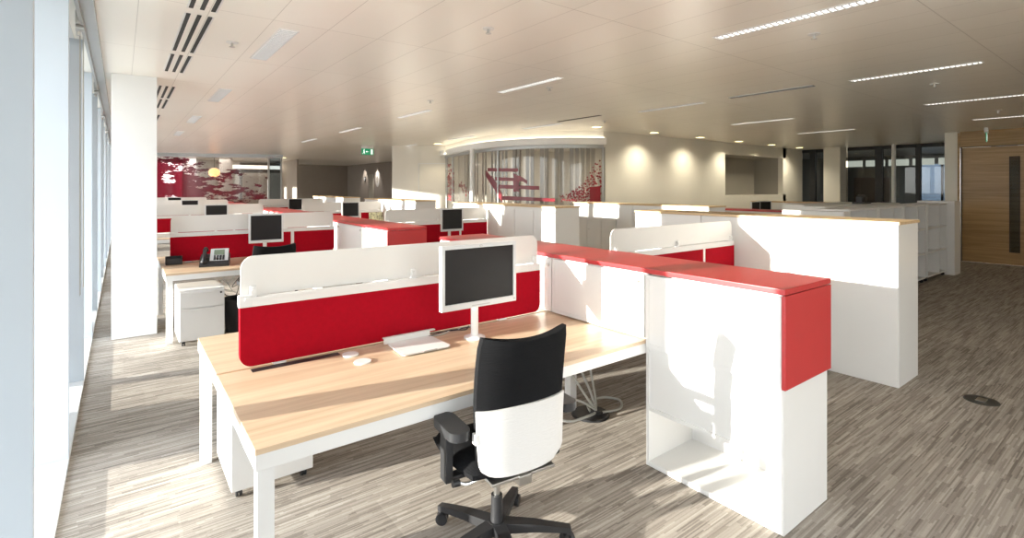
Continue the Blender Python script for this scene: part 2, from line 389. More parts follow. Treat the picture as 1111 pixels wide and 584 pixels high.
# the offices behind
struct(B().box(23.4, 23.5, 3.0, 12, 0, .9).box(23.4, 23.5, 3.0, 12, 2.45, ZC).box(23.4, 23.5, 6.0, 12, .9, 2.45).box(23.4, 23.5, 3.0, 5.05, .9, 2.45).build('wall_office', 'offwall'))
for k in range(1):
    w = struct(B().box(23.38, 23.5, 5.25, 5.31, .9, 2.45).build('window_%d' % (70+k), 'mull')); B().box(23.43, 23.45, 5.05, 6.0, .9, 2.45).build('glass_pane', 'glassdk', w)
struct(B().box(17.6, 23.5, 12, 12.1, 0, ZC).box(17.6, 23.5, 2.9, 3.0, 0, ZC).build('wall_office_side', 'offdark'))
struct(B().box(17.7, 23.4, 7.9, 7.98, 0, 1.1).build('wall_partition', 'offwall'))
for k in range(7):
    tag(B().box(19.2, 19.25, 7.0-.62*k, 7.52-.62*k, 2.27, 2.47, .004).build('light_panel', 'clere'), 'lit strip panel high behind the tinted office glazing', 'light', 'lit strip panels in the glazed office')
struct(B().box(19.2, 19.3, 5.7, 7.5, 0, 2.2).build('wall_office_inner', 'offwall'))
t = thing('bookcase', 'dark red wooden bookcase seen behind the tinted glazing', 'bookcase', (18.85, 6.0, 0))
B().box(-.2, .2, -.42, -.39, 0, 1.9).box(-.2, .2, .39, .42, 0, 1.9).box(.17, .2, -.4, .4, 0, 1.9).build('carcass', 'furn', t)
for z in (.03, .45, .85, 1.25, 1.60, 1.87): B().box(-.19, .18, -.39, .39, z, z+.03).build('shelf', 'furn', t)
t = thing('office_desk', 'dark desk standing inside the glazed office by its window', 'desk', (20.6, 5.0, 0))
B().box(-.4, .4, -.8, .8, .72, .75, .005).build('desktop', 'offdark', t)
for sx_ in (-.36, .36):
    for sy in (-.75, .75): B().box(sx_-.03, sx_+.03, sy-.03, sy+.03, 0, .72).build('leg', 'offdark', t)

# ------------------------------------------------------------------ red printed glass room, far left
pr = [(-.2, 22.15), (1.0, 21.75), (2.86, 20.95), (4.30, 20.35), (4.75, 20.45)]
wn = struct(B().prism([(-.2, 22.12), (4.75, 20.20), (4.78, 20.30), (-.2, 22.25)], 'z', ZC-.12, ZC).build('window_40', 'alu'))
for i in range(3):
    a = Vector((*pr[i], 0)); b_ = Vector((*pr[i+1], 0)); dd = (b_-a).normalized(); nn = Vector((-dd.y, dd.x, 0))*.006
    pts = [(a-nn).to_tuple()[:2], (b_-nn).to_tuple()[:2], (b_+nn).to_tuple()[:2], (a+nn).to_tuple()[:2]]
    B().prism(pts, 'z', .05, ZC-.12).build('glass_pane', 'print', wn)
B().box(4.27, 4.33, 20.32, 20.38, 0, ZC-.12).box(4.72, 4.78, 20.4, 20.46, 0, ZC-.12).build('post', 'alu', wn)
B().prism([(4.33, 20.34), (4.72, 20.42), (4.72, 20.43), (4.33, 20.35)], 'z', .05, ZC-.12).build('glass_pane', 'glassdk', wn)
struct(B().box(2.2, 4.3, 26.2, 26.3, 0, ZC).box(1.2, 2.2, 26.2, 26.3, 0, .7).box(.4, 1.2, 26.2, 26.3, 0, ZC).box(4.3, 6.0, 25.4, 25.5, 0, 2.25).build('wall_lounge', 'wall'))
struct(B().box(5.95, 6.02, 22.9, 25.4, 0, ZC).build('wall_passage', 'walldark'))
tag(B().box(3.4, 5.9, 25.2, 25.26, 2.42, 2.58, .003).build('cove_light', 'cove'), 'warm lit cove strip glowing behind the right end of the red printed glass', 'light')
for x_, y_, c_ in ((2.0, 24.6, 'columnw'), (3.3, 24.4, 'wall')):
    struct(B().box(x_, x_+.45, y_, y_+.4, 0, ZC).build('column', c_))
t = thing('pendant_lamp', 'round glowing orange pendant lamp behind the red printed glass', 'lamp', (2.85, 22.6, ZC))
B().cyl((0, 0, 0), (0, 0, -.45), .006, n=8).build('cord', 'cableblk', t)
pl = B().ball((0, 0, -.63), .20, (1, 1, .85), 20); pl.build('shade', 'pendant', t, smooth=True)
# wall lights and ornaments on the far taupe side wall
for i, (yy, lab) in enumerate(((25.6, 'small round dark wall clock under the left wall light'), (24.0, 'tall oval white framed mirror under the right wall light'))):
    if i == 0:
        t = thing('wall_clock', lab, 'clock', (10.0, yy, 2.02)); B().cyl((-.03, 0, 0), (0, 0, 0), .12, n=28).build('case', 'black', t); B().cyl((-.034, 0, 0), (-.03, 0, 0), .09, n=24).build('dial', 'silver', t)
    else:
        t = thing('wall_mirror', lab, 'mirror', (10.0, yy, 2.0))
        B().ball((0, 0, 0), .3, (.08, .75, 1.3), 28).build('frame', 'columnw', t, smooth=True)
        B().ball((-.012, 0, 0), .17, (.08, .75, 1.5), 24).build('glass', 'alcove', t, smooth=True)
struct(B().box(9.96, 10.0, 24.45, 25.0, 0, 2.25).build('door_3', 'offwall'))

# ------------------------------------------------------------------ curved glazed meeting room
ctrl = [Vector((8.6, 7.46)), Vector((8.16, 7.50)), Vector((7.50, 7.90)), Vector((7.04, 8.50)), Vector((6.80, 9.30)), Vector((6.83, 10.26)), Vector((7.0, 11.3)), Vector((7.42, 12.9)), Vector((7.7, 13.8))]
def spl(ps, n=8):
    out = []
    for i in range(1, len(ps)-2):
        p0, p1, p2, p3 = ps[i-1:i+3]
        for k in range(n):
            q = k/n
            out.append(.5*((2*p1)+(-p0+p2)*q+(2*p0-5*p1+4*p2-p3)*q*q+(-p0+3*p1-3*p2+p3)*q**3))
    out.append(ps[-2].copy()); return out
arc = spl(ctrl)
def offs(ps, o):
    r = []
    for i, p in enumerate(ps):
        dd = (ps[min(i+1, len(ps)-1)]-ps[max(i-1, 0)]).normalized(); r.append(p+Vector((-dd.y, dd.x))*-o if False else p+Vector((dd.y, -dd.x))*-o)
    return r
def ribbon(o0, o1, z0, z1, i0=0, i1=None):
    a = offs(arc, o0)[i0:i1]; b_ = offs(arc, o1)[i0:i1]; bb = B()
    V = []
    for p, q in zip(a, b_):
        V.append([bb.bm.verts.new((p.x, p.y, z0)), bb.bm.verts.new((p.x, p.y, z1)), bb.bm.verts.new((q.x, q.y, z1)), bb.bm.verts.new((q.x, q.y, z0))])
    for u, v in zip(V[:-1], V[1:]):
        for j in range(4): bb.bm.faces.new((u[j], u[(j+1) % 4], v[(j+1) % 4], v[j]))
    bb.bm.faces.new(V[0]); bb.bm.faces.new(V[-1][::-1])
    return bb
# sign: offset >0 must point away from the room (towards the camera)
test = offs(arc, 1.)[20]-arc[20]
SG = 1 if test.x < 0 else -1
struct(ribbon(SG*.02, SG*.16, 2.50, 2.64).build('trim_80', 'columnw', smooth=True))        # projecting fascia
struct(ribbon(SG*-.06, SG*.0, 2.50, ZC).build('trim_81', 'wall', smooth=True))
tag(ribbon(SG*.03, SG*.06, 2.645, 2.66).build('cove_light', 'cove'), 'glowing light strip hidden on the curved ledge over the meeting room glass', 'light')
cw = struct(ribbon(SG*-.04, SG*.02, 2.43, 2.50).build('window_50', 'alu', smooth=True))
ribbon(SG*-.005, SG*.005, .04, 2.43).build('glass_pane', 'glassrm', cw, smooth=True)
for i in (0, 25, 35, 44, 47): 
    p = arc[min(i, len(arc)-1)]; B().box(p.x-.025, p.x+.025, p.y-.025, p.y+.025, 0, 2.45).build('post', 'alu', cw)
n_arc = len(arc)
_OFF = {}
def onarc(s, off=.015):
    """point on the curved glass; s 0..1 from the right end to the left"""
    if off not in _OFF: _OFF[off] = offs(arc, SG*off)
    f = s*(n_arc-1); i = min(int(f), n_arc-2); A = _OFF[off]; p = A[i].lerp(A[i+1], f-i); return p
def sticker(poly_sz, name='sticker'):
    """flat vinyl from a polygon given as (s, z), cut in strips so that it follows the curve"""
    bb = B(); vs = [bb.bm.verts.new((*onarc(s), z)) for s, z in poly_sz]
    bb.bm.faces.new(vs); return bb
# free standing white post in front of the curve
struct(B().cyl((6.62, 10.25, 0), (6.62, 10.25, 2.52), .055, n=24).build('column', 'columnw', smooth=True))
# inside: white slatted blinds, bright back wall
struct(B().box(8.3, 12.0, 12.95, 13.05, 0, ZC).box(11.9, 12.0, 7.6, 13, 0, ZC).build('wall_meeting', 'wall'))
vb = thing('vertical_blind', 'pale vertical slats hanging behind the curved meeting room glass', 'blind', (0, 0, 0))
for k in range(34):
    s = .03+.93*k/33.; p = onarc(s, -.30); q = onarc(min(1, s+.012), -.30); dd = (q-p).normalized()
    if (k*7) % 3 == 2 and k > 3: continue
    hw_ = .045
    (B().prism([(p.x-dd.x*hw_, p.y-dd.y*hw_), (p.x+dd.x*hw_, p.y+dd.y*hw_), (p.x+dd.x*hw_+.004, p.y+dd.y*hw_+.004), (p.x-dd.x*hw_+.004, p.y-dd.y*hw_+.004)], 'z', .1, ZC).build('slat', 'curtain', vb))
# graphics on the glass
gr = thing('glass_graphic', 'dark red ship like vinyl of stacked bars on the curved glass', 'decal', (0, 0, 0))
def bars(lst):
    bb = B()
    for s0, s1, z0, z1, sk in lst:
        n = 6
        for k in range(n):
            a = s0+(s1-s0)*k/n; b2 = s0+(s1-s0)*(k+1)/n
            pts = [(a, z0), (b2, z0), (b2+sk, z1), (a+sk, z1)]
            vs = [bb.bm.verts.new((*onarc(q[0]), q[1])) for q in pts]; bb.bm.faces.new(vs)
    return bb
GRAPHIC = (onarc, bars, gr)

# s for a pixel column is found numerically with the camera model
FPX, CXP, HYP, YAW, HC = 556.62, 555.5, 203.31, .6512, 1.6
def proj(x, y, z):
    dd = x*math.sin(YAW)+y*math.cos(YAW); l = x*math.cos(YAW)-y*math.sin(YAW)
    return CXP+FPX*l/dd, HYP+FPX*(HC-z)/dd, dd
_TAB = [(proj(*onarc(k/2000.), 1.)[0], k/2000.) for k in range(2001)]
def s_at(px):
    return min(_TAB, key=lambda q: abs(q[0]-px))[1]
def z_at(s, py):
    p = onarc(s); return HC-(py-HYP)*proj(p.x, p.y, 0)[2]/FPX
def vpoly(bb, pts):
    vs = [bb.bm.verts.new((*onarc(s_at(px)), z_at(s_at(px), py))) for px, py in pts]; bb.bm.faces.new(vs)
def vbar(bb, xa, xb, ya0, ya1, yb0, yb1, n=5):
    for k in range(n):
        t0, t1 = k/n, (k+1)/n
        L_ = lambda a, b2, t: a+(b2-a)*t
        vpoly(bb, [(L_(xa, xb, t0), L_(ya0, yb0, t0)), (L_(xa, xb, t1), L_(ya0, yb0, t1)), (L_(xa, xb, t1), L_(ya1, yb1, t1)), (L_(xa, xb, t0), L_(ya1, yb1, t0))])
bb = B()
vbar(bb, 529, 562, 182.3, 186, 182.8, 186.5)
vbar(bb, 537, 569, 192, 196, 194, 197)
vbar(bb, 541, 585, 200.5, 204.5, 202, 206)
vbar(bb, 543, 602, 212.5, 217, 215.5, 219)
vbar(bb, 527, 533, 184, 191, 192, 201, 3); vbar(bb, 533, 540, 190, 200, 201, 212, 3); vbar(bb, 539, 545, 198, 211, 211, 220, 3)
vbar(bb, 557, 563, 188, 208, 191, 208, 2); vbar(bb, 563, 572, 190, 194, 196, 200, 2)
bb.build('bars', 'vinyl', gr)
bb = B(); rr = random.Random(3)
vbar(bb, 640, 651.5, 203, 219, 202, 219, 3)
for k in range(300):
    u = rr.random()**.6; px = 606+u*46; low = 219; top = 212-(u**2.2)*52
    py = top+(low-top)*rr.random()**.7; r_ = .5+rr.random()*.9
    if px > 652: continue
    vpoly(bb, [(px-r_, py), (px, py-r_), (px+r_, py), (px, py+r_)])
tag(bb.build('tree_graphic', 'vinyl'), 'dark red leafy tree vinyl at the right end of the curved glass', 'decal')
bb = B()
for k in range(110):
    px = 486+rr.random()*6; py = 178+40*rr.random()**.8; r_ = .5+rr.random()*.8
    vpoly(bb, [(px-r_, py), (px, py-r_), (px+r_, py), (px, py+r_)])
for k in range(26):
    px = 498+rr.random()*14; py = 195+(px-498)*1.0+rr.random()*10
    if py < 219: vpoly(bb, [(px-.6, py), (px, py-2), (px+.6, py), (px, py+2)])
tag(bb.build('leaf_graphic', 'vinyl'), 'speckled red vinyl at the left end of the curved glass', 'decal')

# ------------------------------------------------------------------ furniture: bench desk
LX0, MX, RX1 = .357, 2.64, 4.885
def bench(y0, label, side):
    """side 'L' or 'R'; origin at its near outer corner"""
    Lx = MX-LX0 if side == 'L' else RX1-MX
    t = thing('bench_desk', label, 'desk', (LX0 if side == 'L' else MX, y0, 0), 0, 'white framed bench desks with beech tops')
    D = 1.605
    B().box(0, Lx, 0, .860, .70, .72, .002).build('desktop', 'desk', t)
    B().box(0, Lx, .883, D, .70, .72, .002).build('desktop', 'desk', t)
    f = B().box(.0, Lx, .0, .04, .645, .70, .002).box(0, Lx, D-.04, D, .645, .70, .002).box(0, .04, .04, D-.04, .645, .70, .002).box(Lx-.04, Lx, .04, D-.04, .645, .70, .002).box(.04, Lx-.04, D/2-.03, D/2+.03, .65, .70, .002)
    f.build('frame', 'frame', t)
    ex = .008 if side == 'L' else Lx-.063
    for yy in (.012, D-.067): B().box(ex, ex+.055, yy, yy+.055, 0, .65, .002).build('leg', 'frame', t)
    if side == 'L': B().box(Lx-.09, Lx-.03, D/2-.03, D/2+.03, 0, .65, .002).build('leg', 'frame', t)
    B().box(.16 if side == 'L' else .3, 1.7, D/2-.06, D/2+.06, .56, .57).box(.16 if side == 'L' else .3, 1.7, D/2-.06, D/2-.055, .56, .65).box(.16 if side == 'L' else .3, 1.7, D/2+.055, D/2+.06, .56, .65).build('cable_tray', 'frame', t)
    B().box(.14, .56, .800, .850, .7195, .7212).build('cable_slot', 'black', t)
    for gx, gy in ((.61, .625), (.60, .77)):
        B().cyl((gx, gy, .718), (gx, gy, .726), .042, n=28).build('grommet', 'white', t)
    return t
PITCH = 4.36
YS = [2.7565+PITCH*k for k in range(5)]
rowname = ['nearest to the camera', 'in the second row', 'in the third row', 'in the fourth row', 'in the fifth row']
for k, ys in enumerate(YS):
    bench(ys-.8715, 'beech topped bench desk by the window, %s' % rowname[k], 'L')
    if k < 4: bench(ys-.8715, 'beech topped bench desk right of the red topped cabinets, %s' % rowname[k], 'R')

# ------------------------------------------------------------------ desk dividers
def divider(x0, x1, ys, label, dark=False):
    w = x1-x0; t = thing('desk_divider', label, 'divider', (x0, ys, .7205), 0, 'red felt desk dividers with opal top panels')
    cut = w*.71
    z0, z1, z2, z3 = .012, .300, .345, .545
    B().prism(rrect(0, cut-.02, z0, z1, .055, 'bl'), 'y', -.018, .018).build('fabric_panel', 'redfab', t)
    B().prism(rrect(cut+.02, w, z0, z1, .055, 'br'), 'y', -.018, .018).build('fabric_panel', 'redfab', t)
    B().box(cut-.02, cut+.02, -.016, .016, 0, z1, .002).box(-.004, .05, -.021, .021, z1, z2+.012, .003).box(.05, w, -.02, .02, z1, z2, .003).build('rail', 'frame', t)
    B().box(.02, w-.02, -.030, -.018, z2-.012, z2+.004, .003).build('tool_rail', 'frame', t)
    p = rrect(.006, w-.01, z2+.008, z3, .06, 'tl tr')
    B().prism(p, 'y', .002, .010).build('acrylic_panel', 'acry', t)
    for cx_ in (.06, w*.487, w-.04):
        B().box(cx_-.016, cx_+.016, -.012, .016, z2-.004, z2+.055, .007).cyl((cx_, -.02, z2+.028), (cx_, 0, z2+.028), .013, n=14).build('clip', 'frame', t)
    for cx_ in (.15, w-.35):
        B().box(cx_, cx_+.06, -.014, .014, 0, .02).build('foot', 'frame', t)
    return t
desc = ['red felt desk divider with opal top panel, large one in the foreground', 'red felt divider behind the black desk phone, second row', 'red felt divider by the window in the third row', 'red felt divider by the window in the fourth row', 'red felt divider by the window in the fifth row']
for k, ys in enumerate(YS): divider(.452, 2.335, ys, desc[k])
desc = ['red felt divider beyond the near red topped cabinets, touching the tall white units', 'red felt divider right of the red topped cabinets, second row, ending at the tall units', 'red felt divider right of the red topped cabinets in the third row', 'red felt divider right of the red topped cabinets in the fourth row']
for k, ys in enumerate(YS[:4]): divider(3.08, 4.885, ys, desc[k])

# ------------------------------------------------------------------ red topped cabinets along the benches
CX0, CX1, CW0 = 2.407, 2.872, .7725
def cabinet(y, tall, end, label, mirror=False):
    CW = CW0 if tall else .8025
    t = thing('storage_cabinet', label, 'cabinet', (CX0, y, 0), 0, 'red topped white cabinets between the benches')
    D = CX1-CX0; zb = 0.004 if tall else .723
    c = B()
    if tall:
        c.box(0, D, 0, .018, zb, 1.105).box(0, D, CW-.018, CW, zb, 1.105).box(0, D, .018, CW-.018, zb, .03).box(.43, D-.018, .018, CW-.018, .03, 1.105)
        c.box(.004, D, .018, CW-.018, .665, .685).box(.004, D, .018, CW-.018, .318, .338).box(.012, .03, .018, CW-.018, .338, .665).box(.03, D, .018, CW-.018, 1.08, 1.105)
    else:
        c.box(.004, D, 0, CW, zb, 1.105)
    c.build('carcass', 'white', t)
    d0 = .684 if tall else .73
    dr = B().box(-.012, .004, -.0+.006, CW-.006, d0, 1.098, .003); dr.build('door', 'white', t)
    a0 = .045 if end else .03
    B().box(-.0145, -.0125, a0, a0+.003, d0+.02, 1.08).box(-.0145, -.0125, CW-.03, CW-.027, d0+.02, 1.08).box(-.0145, -.0125, a0, CW-.027, 1.077, 1.08).box(-.0145, -.0125, a0, CW-.027, d0+.02, d0+.023).build('door_bead', 'white', t)
    B().box(-.012+D+.012, D+.014, .01, CW-.006, d0, 1.098, .003).build('door', 'white', t)
    B().box(-.016, D+.016, -.001 if not end else -.012, CW-.001, 1.108, 1.135, .003).build('top_panel', 'red', t)
    if end: B().box(-.014, D+.014, -.014, .004, .675, 1.104, .002).build('end_panel', 'red', t)
    if not tall or mirror:
        B().cyl((-.014, .03, 1.055), (-.032, .03, 1.055), .011, n=16).build('lock', 'chrome', t)
    return t
for k, ys in enumerate(YS):
    yb = ys-.8735-CW0
    nm = ['nearest bench', 'second bench', 'third bench', 'fourth bench', 'fifth bench'][k]
    cabinet(yb, True, True, 'tall white cabinet with red end and open bottom niche, near end of %s' % nm)
    cabinet(yb+CW0+.001, False, False, 'red topped white cabinet resting on the %s desks, nearer of two' % nm)
    cabinet(yb+CW0+.8035, False, False, 'red topped white cabinet resting on the %s desks, further of two' % nm)
    cabinet(yb+CW0+1.612, True, False, 'floor standing red topped white cabinet at the far end of %s' % nm)

# ------------------------------------------------------------------ tall white units with oak tops
def tall_units(x0, x1, y0, y1, n, where, h=1.30, plain=False):
    L_ = (y1-y0)/n
    for i in range(n):
        t = thing('tall_cabinet', 'tall white storage unit %s, %s' % (['at the near end', 'in the middle', 'at the far end'][min(i, 2)] if n == 3 else ['nearest', 'second', 'third', 'furthest'][i], where), 'cabinet', (x0, y0+i*L_, 0), 0, 'tall white units with oak tops')
        B().box(0.004, x1-x0, 0, L_-.002, .0, h-.002, .002).build('carcass', 'white', t)
        if plain: B().box(-.010, .004, .003, L_-.004, .003, h-.004, .001).build('back_panel', 'white', t)
        for q in range(0 if plain else 2):
            B().box(-.010, .004, .006+q*L_/2, L_/2-.003+q*L_/2, .04, h-.05, .002).build('door', 'white', t)
        if not plain: B().cyl((-.022, L_/2-.05, .80), (-.008, L_/2-.05, .80), .011, n=14).build('lock', 'chrome', t)
    tag(B().box(x0-.018, x1+.008, y0-.012, y1+.01, h, h+.023, .003).build('worktop', 'ply'), 'pale oak top on the tall white units %s' % where, 'worktop', 'oak worktops')
tall_units(4.92, 5.40, 1.38, 4.0, 3, 'in the right foreground', plain=True)
tall_units(4.92, 5.40, 5.44, 8.26, 3, 'at the end of the second row desks')
tall_units(4.92, 5.40, 9.8, 12.62, 3, 'at the end of the third row desks')
tall_units(4.92, 5.40, 14.2, 17.0, 3, 'at the end of the fourth row desks')
tall_units(7.15, 7.62, 4.42, 7.35, 4, 'before the wall lit by downlights', h=1.285)
tall_units(12.2, 12.65, 3.78, 6.40, 3, 'in front of the glazed offices', h=1.245)

# ------------------------------------------------------------------ wheeled shelf units, far right
def caster(bb, x, y, r=.028):
    bb.cyl((x-.014, y, r), (x-.004, y, r), r, n=16).cyl((x+.004, y, r), (x+.014, y, r), r, n=16).cyl((x, y, r), (x, y, r*2+.02), .009, n=10)
def shelf_unit(x, y, w, label):
    t = thing('shelf_unit', label, 'shelf unit', (x, y, 0), 0, 'open white shelf units on castors')
    D, H_ = .42, 1.31; z0 = .075
    c = B().box(0, .022, 0, D, z0, H_, .002).box(w-.022, w, 0, D, z0, H_, .002).box(.022, w-.022, D-.015, D, z0, H_)
    c.box(w*.6-.011, w*.6+.011, .004, D-.015, z0+.02, H_-.02).build('carcass', 'white', t)
    for z in (z0, .48, .89, H_-.022): B().box(.0225, w-.0225, -.003, D-.015, z, z+.022, .002).build('shelf', 'white', t)
    for xx in (.06, w-.06):
        for yy in (.05, D-.05):
            cb = B(); caster(cb, xx, yy, .027); cb.build('castor', 'black', t)
    return t
su = [shelf_unit(7.50, 2.63, .98, 'open white shelf unit on castors, leftmost of the far right row'),
      shelf_unit(8.56, 2.63, .98, 'open white shelf unit on castors, second from the left in the row'),
      shelf_unit(9.62, 2.63, 1.10, 'open white shelf unit on castors, third in the row, beside the last'),
      shelf_unit(10.82, 2.63, 1.15, 'open white shelf unit on castors, rightmost next to the tall side panel')]
t = thing('panel_unit', 'plain white side panel cabinet closing the right end of the shelf units', 'cabinet', (12.0, 2.53, 0))
B().box(0, .40, 0, .55, .004, 1.345, .003).build('carcass', 'white', t); B().box(.02, .38, -.002, .02, .004, .08).build('plinth', 'white', t)
t = thing('low_cabinet', 'low white cupboard seen just over the near oak topped units', 'cabinet', (7.28, 2.62, 0))
B().box(0, .20, 0, .76, 0.004, 1.285, .003).build('carcass', 'white', t); B().box(-.012, 0, .01, .75, .02, 1.275, .002).build('door', 'white', t)
for q, (yy, ln_) in enumerate(((3.35, 3.4), (3.95, 2.6))):
    t = thing('shelf_unit', ['long white shelf unit standing behind the open castor shelves', 'white shelf unit furthest back behind the castor shelves'][q], 'shelf unit', (8.6+q*.7, yy, 0))
    c = B().box(0, .02, 0, .36, .0, 1.30).box(ln_-.02, ln_, 0, .36, .0, 1.30).box(.02, ln_-.02, .345, .36, .0, 1.30); c.build('carcass', 'white', t)
    for z in (.04, .45, .86, 1.278): B().box(.02, ln_-.02, 0, .345, z, z+.022).build('shelf', 'white', t)
# red topped block further right with its two monitors
t = thing('storage_cabinet', 'low white cabinet with thin red top far right by the two small monitors', 'cabinet', (10.3, 4.75, 0))
B().box(0, .45, 0, 1.6, 0.004, 1.105, .003).build('carcass', 'white', t); B().box(-.01, .46, -.01, 1.61, 1.107, 1.14, .003).build('top_panel', 'red', t)
for q in range(2): B().box(-.012, 0, .01+q*.8, .79+q*.8, .03, 1.095, .002).build('door', 'white', t)
t = thing('side_table', 'white table carrying the two small far monitors', 'table', (11.5, 6.1, 0))
B().box(-.60, .63, -.4, .4, .70, .725, .004).build('tabletop', 'white', t)
for sx_ in (-.56, .59):
    for sy in (-.36, .36): B().box(sx_-.025, sx_+.025, sy-.025, sy+.025, 0, .70).build('leg', 'frame', t)

# ------------------------------------------------------------------ monitors
def text_mesh(s, size, mat, parent, loc, rot, name):
    cu = bpy.data.curves.new(name, 'FONT'); cu.body = s; cu.size = size; cu.align_x = 'CENTER'; cu.align_y = 'CENTER'; cu.extrude = .0004
    o = bpy.data.objects.new(name, cu); COL.objects.link(o)
    dg = bpy.context.evaluated_depsgraph_get(); me = bpy.data.meshes.new_from_object(o.evaluated_get(dg))
    bpy.data.objects.remove(o); me.materials.clear(); me.materials.append(W[mat])
    k = bpy.data.objects.new(name, me); COL.objects.link(k); k.parent = parent; k.location = loc; k.rotation_euler = rot
    return k
def monitor(loc, label, w=.41, h=.36, lift=.20, offx=0., group='monitors on pole stands'):
    """screen faces -y, base on the desk at loc"""
    t = thing('monitor', label, 'monitor', loc, 0, group)
    z0 = lift
    B().cyl((0, .02, 0), (0, .02, .008), .062, n=32).cyl((0, .02, .008), (0, .02, .016), .05, .03, n=32).build('base', 'frame', t, smooth=True)
    B().cyl((0, .02, .012), (0, .02, z0+h*.55), .022, n=24).build('pole', 'frame', t, smooth=True)
    B().box(-.05+offx, .05+offx, -.045, .0, z0+h*.4, z0+h*.68, .006).build('bracket', 'black', t)
    bz = B(); x0, x1, z1 = offx-w/2, offx+w/2, z0+h; bw = .020; bo = .034
    bz.box(x0, x0+bw, -.078, -.045, z0, z1, .003).box(x1-bw, x1, -.078, -.045, z0, z1, .003).box(x0+bw, x1-bw, -.078, -.045, z1-bw, z1, .003).box(x0+bw, x1-bw, -.078, -.045, z0, z0+bo, .003)
    bz.box(x0+.01, x1-.01, -.060, -.035, z0+.01, z1-.01, .004)
    bz.build('bezel', 'silver', t)
    B().box(x0+bw, x1-bw, -.070, -.062, z0+bo, z1-bw).build('display', 'screen', t)
    B().box(x0+w*.38, x0+w*.62, -.0795, -.077, z0+.010, z0+.016).cyl((x1-.016, -.0795, z0+.017), (x1-.016, -.077, z0+.017), .007, n=16).build('button', 'alu', t)
    B().ball((offx, -.0785, z1-bw/2), .009, (1.2, .15, .75), 16).build('badge', 'alu', t, smooth=True)
    text_mesh('hp', .012, 'white', t, (offx, -.0802, z1-bw/2), (PI/2, 0, 0), 'badge_mark')
    return t
ZD = .7205
m0 = monitor((1.645, 2.50, ZD), 'silver framed monitor on a white pole in the foreground', w=.505, h=.355, lift=.203, offx=-.02)
m1 = monitor((1.41, 6.86, ZD), 'silver framed monitor on the second row desk, in front of its red divider', w=.387, h=.352, lift=.205)
dup(m1, (1.44, YS[2]-.28, ZD), 0, 'monitor at the window side of the third row desks', 'monitors on pole stands')
dup(m1, (1.41, YS[3]-.28, ZD), 0, 'monitor at the window side of the fourth row desks', 'monitors on pole stands')
dup(m1, (1.38, YS[4]-.28, ZD), 0, 'monitor at the window side of the fifth row desks, barely showing', 'monitors on pole stands')
dup(m1, (4.05, 6.90, ZD), math.radians(0), 'monitor on the second row desk right of the red topped cabinets', 'monitors on pole stands')
dup(m1, (4.04, YS[2]-.22, ZD), 0, 'monitor on the third row desk right of the red topped cabinets', 'monitors on pole stands')
dup(m1, (4.00, YS[3]-.22, ZD), 0, 'monitor on the fourth row desk right of the red topped cabinets', 'monitors on pole stands')
dup(m1, (11.35, 5.92, .7255), 0, 'small far monitor before the alcove, left one of two', 'monitors on pole stands')
dup(m1, (11.9, 5.98, .7255), -.35, 'small far monitor before the alcove, right one of two', 'monitors on pole stands')

